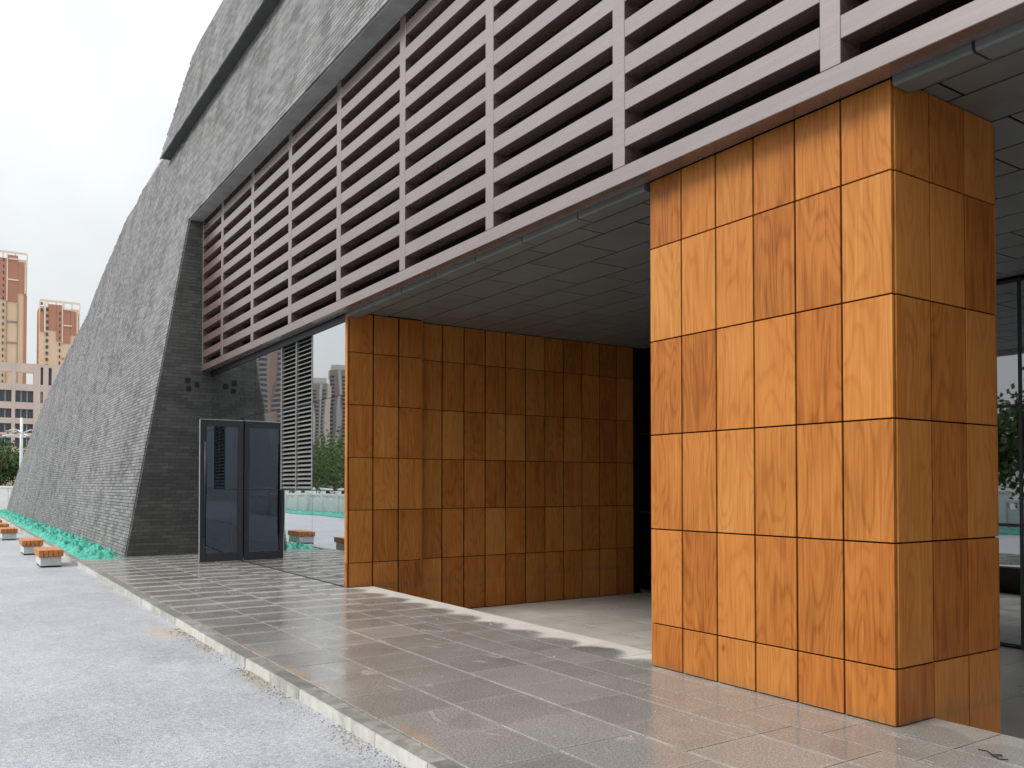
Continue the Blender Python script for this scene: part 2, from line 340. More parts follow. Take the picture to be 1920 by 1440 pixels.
def boxes_mesh(name, lst, mat):
    """many axis-aligned boxes (x0,x1,y0,y1,z0,z1) joined into one mesh"""
    V = []; F = []
    for (x0, x1, y0, y1, z0, z1) in lst:
        b = len(V)
        V += [(x0, y0, z0), (x1, y0, z0), (x1, y1, z0), (x0, y1, z0), (x0, y0, z1), (x1, y0, z1), (x1, y1, z1), (x0, y1, z1)]
        F += [tuple(b+i for i in f) for f in ((0, 3, 2, 1), (4, 5, 6, 7), (0, 1, 5, 4), (1, 2, 6, 5), (2, 3, 7, 6), (3, 0, 4, 7))]
    return me_from(name, V, F, mat)
def tube(name, pts, rad, mat, parent=None, seg=10, org=(0, 0, 0)):
    V = []; F = []; n = len(pts)
    rads = rad if isinstance(rad, (list, tuple)) else [rad]*n
    for i, p in enumerate(pts):
        p = Vector(p)-Vector(org); a = Vector(pts[max(0, i-1)]); b = Vector(pts[min(n-1, i+1)]); d = (b-a).normalized()
        u = d.orthogonal().normalized() if i == 0 else (u-d*u.dot(d)).normalized()
        vv = d.cross(u)
        for k in range(seg):
            t = 2*math.pi*k/seg; V.append(p+(u*math.cos(t)+vv*math.sin(t))*rads[i])
    for i in range(n-1):
        for k in range(seg):
            F.append((i*seg+k, i*seg+(k+1) % seg, (i+1)*seg+(k+1) % seg, (i+1)*seg+k))
    F.append(tuple(range(seg-1, -1, -1))); F.append(tuple((n-1)*seg+k for k in range(seg)))
    return link(name, me_from(name, V, F, mat, True), parent)

# ================================================================== GROUND
GZ = -0.13   # the sheet leaves out the footprint of the building, whose porch floor lies lower
gq = [(-2500, 2500, -2500, -2.7), (-2500, -17.0, -2.7, 2500), (9.0, 2500, -2.7, 2500), (-17.0, 9.0, 9.15, 2500)]
V = []; F = []
for x0, x1, y0, y1 in gq:
    b = len(V); V += [(x0, y0, GZ), (x1, y0, GZ), (x1, y1, GZ), (x0, y1, GZ)]; F.append((b, b+1, b+2, b+3))
gr = link('ground', me_from('ground', V, F, M['ground'])); struct(gr)
ZR = -0.088
rd = link('road', me_from('road', [(-230, -12.6, ZR), (60, -12.6, ZR), (60, -2.74, ZR), (-230, -2.74, ZR)], [(0, 1, 2, 3)], M['road'])); struct(rd)

# pavement: granite slabs on a bed, kerb stones in front
XP0, XP1 = -16.6, 8.9
pv = struct(link('pavement', None))
bed = [(XP0, 0.425, -2.66, 0.425)]
box('bed', -17.2, XP1, -2.66, 0.425, -0.62, -0.032, M['soffitb'], pv)
rows = [(-2.65, -2.05), (-2.05, -1.45), (-1.45, -0.83), (-0.83, -0.5), (-0.5, -0.12), (-0.12, 0.43)]
PX = 0.62
for ri, (y0, y1) in enumerate(rows):
    sh = [0.0, 0.06, 0.24, 0.24, 0.03, 0.03][ri]
    x = -16.9 - sh
    while x < XP1:
        a, b = max(x, -16.88 if y1 > -1.8 else XP0), x+PX
        if b-a > 0.1:
            dz = random.uniform(-0.0012, 0.0012)
            gp = 0.0035
            o = box('paving_slab', a+gp, b-gp, y0+gp, y1-gp, -0.03, dz, M['granite'], pv, 0.0018)
        x += PX
kb = struct(link('kerb', None))
x = -60.0+0.29
while x < XP1:
    dz = random.uniform(-0.004, 0.003)
    o = box('kerb_stone', x+0.006, x+0.69-0.006, -2.79+random.uniform(-0.004, 0.004), -2.655, -0.16, dz, M['kerb'], kb, 0.007)
    x += 0.69
# loose grit along the kerb foot
V = []; F = []
for i in range(1500):
    xx = rng.uniform(-7, 2.5); yy = -2.80-abs(rng.normal(0, 0.07)); s = rng.uniform(0.003, 0.0085)
    if mnoise.noise((xx*0.9, 3.1, 0.0)) < -0.1 and rng.random() < 0.8: continue
    b = len(V)
    for q in ((1, 0, 0), (-1, 0, 0), (0, 1, 0), (0, -1, 0), (0, 0, 0.9), (0, 0, -0.6)):
        V.append((xx+q[0]*s*rng.uniform(.6, 1.2), yy+q[1]*s*rng.uniform(.6, 1.2), ZR+s*0.4+q[2]*s))
    F += [tuple(b+k for k in f) for f in ((0, 2, 4), (2, 1, 4), (1, 3, 4), (3, 0, 4), (2, 0, 5), (1, 2, 5), (3, 1, 5), (0, 3, 5))]
gv = link('kerb_grit', me_from('kerb_grit', V, F, M['pebble'])); gv['kind'] = 'stuff'; tag(gv, 'loose grit washed along the foot of the pale kerb', 'grit')

# sunken porch floor of pale tiles
pf = struct(link('porch_floor', None)); ZF = -0.50
box('bed', -9.6, XP1, 0.43, 6.4, ZF-0.2, ZF-0.012, M['soffitb'], pf)
x = -9.02
while x < XP1:
    y = 0.435
    while y < 6.1:
        y2 = min(y+0.8, 6.14)
        box('floor_tile', x+0.004, x+0.8-0.004, y+0.004, y2-0.004, ZF-0.012, ZF, M['tile'], pf, 0.001); y += 0.8
    x += 0.8

# ================================================================== BRICK BUILDING
B0, S = -1.77, 0.17
XW, ZL = -16.9, 7.58
bld = thing('brick_building', 'sloping grey brick building whose curved wing sweeps down to the left', 'building')
NORM = math.sqrt(1+S*S)
def yw(z): return B0+S*z
sil = [(-60.5, -0.35), (-59.3, 1.0), (-56.6, 2.4), (-53.9, 3.7), (-50.6, 5.0), (-47.7, 5.9), (-44.6, 6.6), (-41.9, 7.12), (-39.7, 7.75), (-37.4, 8.05), (-34.9, 8.45), (-33.6, 9.05), (-31.9, 9.65), (-30.2, 10.12), (-28.4, 10.66), (-26.4, 10.74), (-25.2, 11.05), (-23.8, 11.18)]
XR = 12.0
ZC = 10.45
poly = sil + [(-21.0, 11.0), (XR, 11.0), (XR, ZL), (XW, ZL), (XW, -0.35)]
def prism(name, poly, off, yb, mat, parent, slope=True):
    n = len(poly); V = [(x, (yw(z) if slope else 0)+off, z) for x, z in poly]+[(x, yb, z) for x, z in poly]
    F = [tuple(range(n-1, -1, -1)), tuple(range(n, 2*n))]+[(i, (i+1) % n, n+(i+1) % n, n+i) for i in range(n)]
    me = me_from(name, V, F, mat); bm = bmesh.new(); bm.from_mesh(me); bmesh.ops.recalc_face_normals(bm, faces=bm.faces)
    bmesh.ops.triangulate(bm, faces=[f for f in bm.faces if len(f.verts) > 4]); bm.to_mesh(me); bm.free()
    return link(name, me, parent)
def inset(poly, d=0.05):  # pull backing in a touch so bricks make the outline
    return [(x+(0.12 if i < len(sil) else 0), z-(0.06 if 0 < i < len(sil) else 0)) for i, (x, z) in enumerate(poly)]
prism('wall_core', inset(poly), 0.012, 13.0, M['mortar'], bld)
# upper storey that oversails the wing
usil = [(-21.35, ZC), (-20.85, 11.0), (-20.25, 11.5), (-19.75, 12.05), (-19.3, 12.4), (-18.8, 12.62)]
upoly = usil+[(XR, 12.62), (XR, ZC)]
prism('upper_core', [(x+0.06 if i < len(usil) else x, z) for i, (x, z) in enumerate(upoly)], -0.24, 13.0, M['soffitb'], bld)
box('added_end_wall', 6.66, 7.3, 0.0, 6.4, ZF-0.1, 4.3, M['wood'], bld)  # out-of-view wall, added to cut sky light entering the porch from the right
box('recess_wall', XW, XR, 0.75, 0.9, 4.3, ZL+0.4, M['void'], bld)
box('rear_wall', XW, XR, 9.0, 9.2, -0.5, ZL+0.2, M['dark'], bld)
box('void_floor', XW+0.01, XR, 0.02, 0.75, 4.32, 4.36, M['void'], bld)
for k, (yy, zz) in enumerate(((-0.50, 3.92), (-0.30, 3.84), (-0.48, 3.74))):
    box('vent_hole', XW-0.05, XW+0.016, yy-0.05, yy+0.05, zz-0.055, zz+0.055, M['dark'], bld)
# --- bricks: centre, half sizes and frame for each, one sheet per face
def inside(px, pz, poly):
    c = np.zeros(px.shape, bool); n = len(poly); j = n-1
    for i in range(n):
        xi, zi = poly[i]; xj, zj = poly[j]
        cond = ((zi > pz) != (zj > pz)) & (px < (xj-xi)*(pz-zi)/((zj-zi) if zj != zi else 1e-9)+xi)
        c ^= cond; j = i
    return c
CO, BL, GAP = 0.077, 0.30, 0.012
cen, hs, U, Vv, Nn = [], [], [], [], []
def sheet(pol, off, x0, x1, z0, z1):
    nrow = int((z1-z0)*NORM/CO)
    for r in range(nrow):
        zz = z0+(r+0.5)*CO/NORM
        xe = x1 if zz > ZL else XW                       # courses stop at the porch opening below the lintel
        xe += rng.uniform(-0.006, 0.003)
        xs = np.arange(xe-(BL/2)-((r % 2)*BL/2), x0-BL, -BL)
        ln = np.full(xs.shape, BL)
        if r % 2: xs = np.append(xs, xe-BL/4); ln = np.append(ln, BL/2)
        ok = inside(xs, np.full(xs.shape, zz), pol)
        for xx, l in zip(xs[ok], ln[ok]):
            cen.append((xx, yw(zz)+off, zz)); hs.append((l/2-GAP/2, CO/2-GAP/2, 0.019+rng.uniform(-0.0012, 0.0016)))
            U.append((1, 0, 0)); Vv.append((0, S/NORM, 1/NORM)); Nn.append((0, -1/NORM, S/NORM))
sheet(sil+[(-21.0, 11.0), (3.0, 11.0), (3.0, ZL+0.02), (XW, ZL+0.02), (XW, -0.35)], 0, -61, XW+66*BL, -0.3, 11.0)
sheet(usil+[(3.0, 12.6), (3.0, ZC)], -0.25, -21.6, XW+66*BL, ZC+0.002, 12.6)
# reveal facing the porch, in a darker facing brick with dark joints
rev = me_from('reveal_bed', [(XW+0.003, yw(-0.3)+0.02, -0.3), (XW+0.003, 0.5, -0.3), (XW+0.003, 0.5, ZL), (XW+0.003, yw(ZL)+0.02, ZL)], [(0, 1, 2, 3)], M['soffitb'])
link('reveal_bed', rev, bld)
n_face = len(cen)
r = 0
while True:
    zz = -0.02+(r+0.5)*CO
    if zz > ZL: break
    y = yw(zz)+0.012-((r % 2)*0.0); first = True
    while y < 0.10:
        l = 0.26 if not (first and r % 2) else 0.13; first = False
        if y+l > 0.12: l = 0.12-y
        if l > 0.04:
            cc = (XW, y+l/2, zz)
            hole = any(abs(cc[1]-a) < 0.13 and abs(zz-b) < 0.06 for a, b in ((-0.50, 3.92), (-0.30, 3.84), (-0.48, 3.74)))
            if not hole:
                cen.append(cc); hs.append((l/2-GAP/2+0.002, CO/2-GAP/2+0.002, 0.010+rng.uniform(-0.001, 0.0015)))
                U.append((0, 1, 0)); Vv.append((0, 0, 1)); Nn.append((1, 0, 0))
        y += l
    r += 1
cen, hs, U, Vv, Nn = map(np.array, (cen, hs, U, Vv, Nn)); isrev = np.arange(len(cen)) >= n_face
dv = cen-np.array(CAM); d2 = (dv**2).sum(1); app = hs[:, 0]*hs[:, 1]*np.abs((dv*Nn).sum(1))/d2**1.5
inview = ((dv@np.array(fwd)) > 0.5)
px = 0.5+ (dv@np.array((math.sin(yaw), math.cos(yaw), 0)))/(dv@np.array(fwd))*1595/1920
py = ((dv[:, 2])/(dv@np.array(fwd)))*1595
app[~inview | (px < 0) | (px > 1) | (py > 880)] = 0
app[(cen[:, 1] > -0.02)] = 0
big = np.argsort(-app)[:300]; rest = np.setdiff1d(np.arange(len(cen)), big)
loc = np.array([(-1, -1, -1), (1, -1, -1), (1, 1, -1), (-1, 1, -1), (-1, -1, 1), (1, -1, 1), (1, 1, 1), (-1, 1, 1)], float)
ch = loc.copy()
def brick_verts(i):
    return cen[i]+np.outer(loc[:, 0]*hs[i, 0], U[i])+np.outer(loc[:, 1]*hs[i, 1], Vv[i])+np.outer(loc[:, 2]*hs[i, 2], Nn[i])
BF = ((4, 5, 6, 7), (0, 1, 5, 4), (1, 2, 6, 5), (2, 3, 7, 6), (3, 0, 4, 7))
def fix(me):
    bm = bmesh.new(); bm.from_mesh(me); bmesh.ops.recalc_face_normals(bm, faces=bm.faces); bm.to_mesh(me); bm.free(); return me
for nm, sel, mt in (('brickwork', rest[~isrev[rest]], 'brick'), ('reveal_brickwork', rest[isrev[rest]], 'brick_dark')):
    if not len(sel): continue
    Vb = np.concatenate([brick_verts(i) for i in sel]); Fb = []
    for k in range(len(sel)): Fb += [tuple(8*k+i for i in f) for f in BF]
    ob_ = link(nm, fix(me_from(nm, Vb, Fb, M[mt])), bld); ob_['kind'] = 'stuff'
cache = {}
for i in big:
    key = (tuple(np.round(hs[i], 3)), tuple(np.round(Nn[i], 2)))
    if key not in cache:
        vs = np.outer(loc[:, 0]*hs[i, 0], U[i])+np.outer(loc[:, 1]*hs[i, 1], Vv[i])+np.outer(loc[:, 2]*hs[i, 2], Nn[i])
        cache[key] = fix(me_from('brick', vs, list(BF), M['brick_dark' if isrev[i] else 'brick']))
    link('brick', cache[key], bld, tuple(cen[i]))

# ================================================================== LOUVRE SCREEN
scr = thing('louvre_screen', 'brown metal slatted screen hung above the porch and glass wall', 'screen', (-7, -0.2, 4.15))
O = (-7, -0.2, 4.15)
Z0, PER, GAPZ = 4.15, 0.316, 0.163
posts = [-17.02+0.155/2] + [-15.2, -13.06, -10.92, -8.765, -6.64, -4.54, -2.43, -0.31, 1.81, 3.93, 6.05]
XS1 = 6.64
box('bottom_rail', -16.89, XS1, -0.20, -0.02, Z0, Z0+0.14, M['screen'], scr, 0.004, O)
box('top_rail', -16.89, XS1, -0.198, -0.02, 4.29+10*PER+GAPZ, ZL-0.005, M['screen'], scr, 0.003, O)
for i, xc in enumerate(posts):
    a, b = (-16.89, -16.80) if i == 0 else (xc-0.0775, xc+0.0775)
    box('post', a, b, -0.20, 0.02, Z0+0.142, 4.29+10*PER+GAPZ-0.002, M['screen'], scr, 0.004, O)
for i in range(len(posts)-1):
    a = -16.80 if i == 0 else posts[i]+0.0775
    b = posts[i+1]-0.0775
    for k in range(10):
        z = 4.29+GAPZ+k*PER
        box('slat', a+0.001, b-0.001, -0.196, -0.03, z+(dj := random.uniform(-0.002, 0.002)), z+PER-GAPZ+dj, M['screen'], scr, 0.003, O)

# ================================================================== PORCH CEILING
ZCE = 4.17
ce = struct(link('ceiling', None))
box('ceiling_base', -9.6, XS1, 0.012, 6.3, ZCE+0.030, ZCE+0.14, M['joint'], ce)
x = -8.92-0.02
lx = [-3.25+0.945*k for k in range(-7, 11)]
for k, x in enumerate(lx[:-1]):
    a, b = max(x, -8.9), lx[k+1]
    if b-a < 0.08: continue
    # folded front lip: a down-turned edge and a ledge in one piece
    if a > -2.25 and b < 0: continue
    segs = [(a, b)]
    if a < -2.262 < b: segs = [(a, -2.262)]
    if a < 0.006 < b: segs = [(0.006, b)]
    for (a, b) in segs:
        if b-a < 0.05: continue
        prof = [(-0.012, ZCE-0.001), (-0.012, ZCE-0.062), (0.006, ZCE-0.074), (0.17, ZCE-0.074), (0.34, ZCE-0.004), (0.34, ZCE+0.018), (0.02, ZCE+0.018)]
        L = (b-a)/2-0.010; n = len(prof)
        V = [(-L, y, z-ZCE) for y, z in prof]+[(L, y, z-ZCE) for y, z in prof]
        F = [tuple(range(n)), tuple(range(2*n-1, n-1, -1))]+[(i, n+i, n+(i+1) % n, (i+1) % n) for i in range(n)]
        link('ceiling_lip', fix(me_from('ceiling_lip', V, F, M['ceil'])), ce, ((a+b)/2, 0.0, ZCE))
ys = [0.35, 0.67]+[0.67+0.58*k for k in range(1, 10)]+[6.12]
for r in range(len(ys)-1):
    x0 = -3.67 if r % 2 == 0 else -4.13
    k0 = -7
    for k in range(k0, 12):
        a, b = max(x0+0.945*k, -9.02 if ys[r+1] > 1.3 else -8.89), x0+0.945*(k+1)
        if b-a < 0.06 or a > XS1: continue
        y0, y1 = ys[r], ys[r+1]
        parts = [(a, b)]
        if False:
            parts = []
            if a < -2.262: parts.append((a, min(b, -2.262)))
            if b > 0.006: parts.append((max(a, 0.006), b))
        for (a2, b2) in parts:
            if b2-a2 > 0.04: box('ceiling_panel', a2+0.010, b2-0.010, y0+0.012, y1-0.012, ZCE, ZCE+0.005, M['ceil'], ce)

# ================================================================== TIMBER-CLAD PILLAR AND WALL
Z5, HH, WP, DP = 0.367, 0.80, 2.2557, 1.2953
zl = [0.003]+[Z5+HH*k for k in range(5)]+[4.155]
GP, TH = 0.0055, 0.022
def panel(parent, org, p0, p1, z0, z1, axis, plane, out):
    """axis 'x': panel runs along x on plane y; axis 'y': runs along y on plane x"""
    wdt = p1-p0-2*(0.008 if axis == 'x' else (0.0125 if plane < -5 else 0.0095)); hgt = z1-z0-2*GP
    me = box_me(wdt, TH, hgt, M['wood'], 0.0015)
    c = (p0+p1)/2; zc = (z0+z1)/2
    if axis == 'x': l = (c-org[0], plane-out*TH/2-org[1], zc-org[2]); rz = 0 if out < 0 else math.pi
    else: l = (plane-out*TH/2-org[0], c-org[1], zc-org[2]); rz = math.pi/2 if out > 0 else -math.pi/2
    return link('panel', me, parent, l, rz)
pil = thing('wood_clad_pillar', 'broad pillar clad in orange wood panels at the right of the porch', 'pillar', (-WP/2, DP/2, 0))
OP = (-WP/2, DP/2, 0)
box('core', -WP+0.0235, -0.0235, 0.0235, DP-0.0235, ZF+0.001, 4.162, M['joint'], pil, 0, OP)
for r in range(6):
    for k in range(6): panel(pil, OP, -WP+k*WP/6, -WP+(k+1)*WP/6, zl[r], zl[r+1], 'x', 0.0, -1)
    for k in range(3):
        y0, y1 = k*DP/3, (k+1)*DP/3
        for plane, out in ((0.0, 1), (-WP, -1)):
            a, b = y0+(TH+0.004 if k == 0 else 0), y1-(TH+0.004 if k == 2 else 0)
            panel(pil, OP, a, b, (ZF+0.003 if (r == 0 and k > 0) else zl[r]), zl[r+1]+(0.012 if r == 5 else 0), 'y', plane, out)
    for k in range(6): panel(pil, OP, -WP+k*WP/6, -WP+(k+1)*WP/6, (ZF+0.003 if r == 0 else zl[r]), zl[r+1]+(0.008 if r == 5 else 0), 'x', DP, 1)
XSL, XDL = -8.897, -9.025
wal = thing('wood_clad_wall', 'long wall clad in dark orange wood panels along the left of the porch', 'wall', (XDL, 3, 0))
OW = (XDL, 3, 0)
box('core', XSL-0.55, XSL-0.03, 0.05, DP-0.03, -0.02, 4.3, M['joint'], wal, 0, OW)
box('lower_core', XSL-0.55, XSL-0.03, 0.43, DP-0.03, ZF, -0.022, M['joint'], wal, 0, OW)
box('rear_core', XDL-0.5, XDL-0.03, DP-0.03, 6.05, ZF, 4.3, M['joint'], wal, 0, OW)
zs = zl[:-1]+[ZCE-0.002]
for r in range(6):
    for k in range(3): panel(wal, OW, k*DP/3+(0.03 if k == 0 else 0), (k+1)*DP/3, (ZF+0.003 if (r == 0 and k > 0) else zs[r]), zs[r+1], 'y', XSL, 1)
    for k in range(11):
        y0 = DP+k*0.4146
        panel(wal, OW, y0+(0.001 if k == 0 else 0), y0+0.4146, (ZF+0.003 if r == 0 else zs[r]), zs[r+1], 'y', XDL, 1)
    me = box_me(0.085, 0.022, zs[r+1]-zs[r]-0.004, M['wood'], 0.002)
    link('edge_trim', me, wal, (XSL-0.0435-OW[0], 0.014-OW[1], (zs[r]+zs[r+1])/2))

# ================================================================== GLASS WALL WITH LOUVRE
gw = thing('glass_wall', 'mirror-like glass wall between the brick wing and the wood-clad wall', 'glass wall', (-13, 0.03, 0))
OG = (-13, 0.03, 0)
gx = [-16.88, -15.2, -14.31, -13.55, -12.0, -10.4, -8.995]
gz = [0.012, 1.46, 2.93, 4.04]
for i in range(len(gx)-1):
    for j in range(3):
        a, b = gx[i], gx[i+1]
        if i == 4 and j > 0: continue                      # louvre bay
        if i == 1 and j < 2: continue                      # doorway
        box('pane', a+0.004, b-0.004, 0.024, 0.036, gz[j]+0.004, gz[j+1]-0.004, M['glass'], gw, 0, OG)
box('head_frame', -16.88, -8.99, 0.005, 0.07, 4.044, 4.148, M['frame'], gw, 0.003, OG)
box('sill_frame', -16.88, -8.99, 0.010, 0.06, -0.028, 0.012, M['frame'], gw, 0.002, OG)
for x in gx[1:-1]: box('mullion', x-0.028, x+0.028, 0.040, 0.15, 0.014, 4.04, M['frame'], gw, 0.003, OG)
for z in gz[1:3]: box('transom', -16.88, -8.99, 0.042, 0.10, z-0.024, z+0.024, M['frame'], gw, 0.003, OG)
lv = box('louvre', -11.995, -10.405, 0.075, 0.085, 1.47, 4.04, M['joint'], gw, 0, OG)
lc = lv.location + gw.location
for a, b in ((-11.995, -11.955), (-10.445, -10.405)): box('louvre_frame', a, b, 0.016, 0.074, 1.466, 4.042, M['louvre'], lv, 0.003, lc)
box('louvre_frame', -11.225, -11.185, 0.018, 0.074, 1.466, 4.042, M['louvre'], lv, 0.003, lc)
bl = box_me(0.722, 0.062, 0.006, M['louvre'], 0.001)
for k in range(34):
    z = 1.51+k*0.0755
    for xc in (-11.59, -10.815):
        link('blade', bl, lv, (xc-lc.x, 0.046-lc.y, z-lc.z), rot=(R(38), 0, 0))
# dim hall behind the glass
box('hall_floor', -16.88, -9.6, 0.06, 8.9, -0.08, -0.035, M['intfloor'], gw, 0, OG)
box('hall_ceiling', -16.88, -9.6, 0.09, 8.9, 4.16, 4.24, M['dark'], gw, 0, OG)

# open door leaf, hinged on the glass wall and standing square to it
dr = thing('glass_door', 'tall charcoal-framed glass door standing open beside the brick wing', 'door', (-14.32, 0.015, 0.0), R(-3.0))
def db(name, x0, x1, y0, y1, z0, z1, m, bev=0.003, par=None): return box(name, x0, x1, y0, y1, z0, z1, m, par or dr, bev)
DW, DHT = 0.84, 2.86
db('stile', -0.025, 0.025, -DW, -DW+0.105, 0.02, DHT, M['frame'])
db('stile', -0.025, 0.025, -0.105, 0.0, 0.02, DHT, M['frame'])
db('top_rail', -0.024, 0.024, -DW+0.105, -0.105, DHT-0.13, DHT, M['frame'])
db('bottom_rail', -0.024, 0.024, -DW+0.105, -0.105, 0.02, 0.19, M['frame'])
db('pane', -0.006, 0.006, -DW+0.10, -0.10, 0.18, DHT-0.12, M['glass_door'], 0)
db('edge_strip', -0.022, 0.022, -DW-0.012, -DW-0.001, 0.02, DHT, M['alu'], 0.001)
db('cap_strip', -0.022, 0.022, -DW, 0.0, DHT+0.001, DHT+0.010, M['alu'], 0.001)
for s in (1, -1):
    h = tube('handle', [(0.075*s, -DW+0.085, 0.5), (0.075*s, -DW+0.085, 2.42)], 0.014, M['frame'], dr)
    for z in (0.78, 2.12): tube('handle_bracket', [(0.02*s, -DW+0.085, z), (0.075*s, -DW+0.085, z)], 0.010, M['frame'], h)

# ================================================================== REAR CURTAIN WALL
cw = thing('curtain_wall', 'dark-framed glass curtain wall at the back of the porch', 'glass wall', (0, 6.15, ZF))
OC = (0, 6.15, ZF)
mx_ = [-9.6, -8.2, -7.0, -5.8, -4.6, -3.4, -2.17, -0.97, 0.23, 1.43, 2.63, 3.83, 5.03, 6.62]
mz = [ZF+0.03, 1.04, 2.545, 4.13]
for i in range(len(mx_)-1):
    for j in range(3): box('pane', mx_[i]+0.02, mx_[i+1]-0.02, 6.165, 6.177, mz[j]+0.02, mz[j+1]-0.02, M['glass_back'], cw, 0, OC)
for x in mx_: box('mullion', x-0.022, x+0.022, 6.155, 6.25, ZF+0.001, 4.165, M['frame'], cw, 0.003, OC)
for z in mz: box('transom', -9.6, 6.62, 6.158, 6.24, z-0.016, z+0.016, M['frame'], cw, 0.003, OC)
box('lobby_floor', -9.6, 6.62, 6.26, 8.9, ZF-0.06, ZF-0.01, M['intfloor'], cw, 0, OC)

# ================================================================== BENCHES
bench_labels = ['nearest wooden bench on a concrete block, at the end of the green netting',
                'second wooden bench from the pavement, partly hidden behind the nearest bench',
                'third wooden bench from the pavement beside the green netting',
                'fourth wooden bench from the pavement, almost cut off at the left edge',
                'farthest wooden bench at the left edge of the picture']
def bench(x, y, label):
    t = thing('bench', label, 'bench', (x-0.55, y, ZR), 0, 'benches along the netting')
    b = box('base', -0.46, 0.50, -0.185, 0.185, 0.03, 0.205, M['concrete'], t, 0.006)
    box('toe', -0.45, 0.49, -0.175, 0.175, 0.0, 0.031, M['joint'], t)
    for k in range(5): box('slat', -0.52, 0.55, -0.22+k*0.0885, -0.22+k*0.0885+0.082, 0.212, 0.345, M['bwood'], t, 0.006)
    box('seat_bearer', -0.44, 0.48, -0.16, 0.16, 0.2, 0.216, M['joint'], t)
for (x, y), lb in zip(((-16.05, -3.265), (-19.75, -3.31), (-26.4, -3.43), (-30.2, -3.45), (-34.0, -3.47)), bench_labels): bench(x, y, lb)

# ================================================================== GREEN NETTING OVER THE PLANTING BED
def netting(name, x0, x1, y0, y1, nx, ny, amp, label, seed):
    V = []; F = []
    for i in range(nx+1):
        for j in range(ny+1):
            u, v_ = i/nx, j/ny; x = x0+(x1-x0)*u; y = y0+(y1-y0)*v_
            e = min(1, 10*min(v_, 1-v_)*0.5)*min(1, (x1-x)*3.0+0.08)
            h = 0.05+amp*(abs(mnoise.noise((x*1.3, y*2.1, seed)))*0.7+0.7*abs(mnoise.noise((x*5.0, y*5.2, seed+3)))+0.5*mnoise.noise((x*11, y*13, seed+7))-0.55*abs(mnoise.noise((x*16, y*9, seed+23))))
            wx = 0.05*mnoise.noise((x*3, y*3, seed+11)); wy = 0.06*mnoise.noise((x*3, y*3, seed+17))
            V.append((x+wx, y+wy, ZR+0.02+max(0.0, h)*e))
    for i in range(nx):
        for j in range(ny):
            a = i*(ny+1)+j; F.append((a, a+ny+1, a+ny+2, a+1))
    o = link(name, me_from(name, V, F, M['net'], True))
    return tag(o, label, 'netting')
netting('green_netting', -58.0, -16.55, -2.62, -1.72, 900, 26, 0.23, 'crumpled green netting heaped along the foot of the brick wing', 2.0)
bedm = box('planting_bed', -60, -17.21, -2.655, -1.6, -0.5, ZR+0.01, M['ground']); struct(bedm)

# ================================================================== FAR LEFT: LAMP, WALL, TREE, BUILDINGS
lp = thing('street_lamp', 'white street lamp with a cluster of arms in front of the pinkish block', 'street lamp', (-66.0, -0.62, -0.1))
tube('pole', [(0, 0, 0), (0, 0, 3.4), (0, 0, 6.45)], [0.13, 0.11, 0.09], M['lampw'], lp)
tube('base_collar', [(0, 0, 0), (0, 0, 0.5)], [0.24, 0.18], M['lampw'], lp)
for k in range(6):
    a = 2*math.pi*k/6+0.3; c, s = math.cos(a), math.sin(a)
    z = 5.0+0.35*(k % 2)
    arm = tube('arm', [(0, 0, z), (0.55*c, 0.55*s, z+0.25), (1.15*c, 1.15*s, z+0.15)], 0.04, M['lampw'], lp)
    link('lamp_head', box_me(0.34, 0.34, 0.13, M['greybr'], 0.04), arm, (1.25*c, 1.25*s, z+0.06))
wl = thing('boundary_wall', 'low white boundary wall at the far left below the tree', 'wall', (-64, -4, -0.1))
for k in range(9):
    box('wall_panel', -0.1, 0.1, -8+k*1.5+0.02, -8+(k+1)*1.5-0.02, 0.0, 1.5, M['white'], wl, 0.01)
box('coping', -0.16, 0.16, -8.1, 5.6, 1.5, 1.62, M['white'], wl, 0.02)
def tree(name, label, x, y, h, rw, n, seed, zc=0.45, group=None):
    rg = np.random.default_rng(seed)
    t = thing(name, label, 'tree', (x, y, -0.12), 0, group)
    tops = []
    tr = tube('trunk', [(0, 0, 0), (0.05*h*rg.normal(), 0.03*h*rg.normal(), h*0.3), (0.03*rg.normal(), 0.03*rg.normal(), h*0.62)], [0.035*h, 0.025*h, 0.012*h], M['bark'], t, 8)
    for k in range(5):
        a = rg.uniform(0, 6.28); e = (rw*0.6*math.cos(a), rw*0.6*math.sin(a), h*rg.uniform(0.55, 0.8))
        tube('limb', [(0, 0, h*0.32), (e[0]*0.5, e[1]*0.5, h*0.5), e], [0.016*h, 0.010*h, 0.004*h], M['bark'], t, 6)
    nc = 34; cc = rg.normal(size=(nc, 3)); cc /= np.linalg.norm(cc, axis=1)[:, None]; cc *= rg.uniform(0.35, 0.95, (nc, 1))
    cc = cc*np.array((rw, rw, h*zc))+np.array((0, 0, h*0.58))
    V = []; F = []
    ci = rg.integers(0, nc, n); P = cc[ci]+rg.normal(size=(n, 3))*rw*0.17
    s = rg.uniform(0.03, 0.06, n)*h*0.55
    A = rg.normal(size=(n, 3)); A /= np.linalg.norm(A, axis=1)[:, None]; Bq = np.cross(A, rg.normal(size=(n, 3))); Bq /= np.linalg.norm(Bq, axis=1)[:, None]
    for i in range(n):
        p, a, b, q = P[i], A[i]*s[i], Bq[i]*s[i]*0.6, 4*i
        V += [p-a, p+b, p+a, p-b]; F.append((q, q+1, q+2, q+3))
    cr = link('crown', me_from('crown', V, F, M['leaf']), t)
    return t
tree('broadleaf_tree', 'dark green tree behind the low white wall at the left edge', -80, -1.6, 5.6, 3.0, 5200, 5)
tree('broadleaf_tree', 'dark green tree half hidden by the brick wing behind the white wall', -82, 2.2, 5.2, 2.6, 3500, 6)

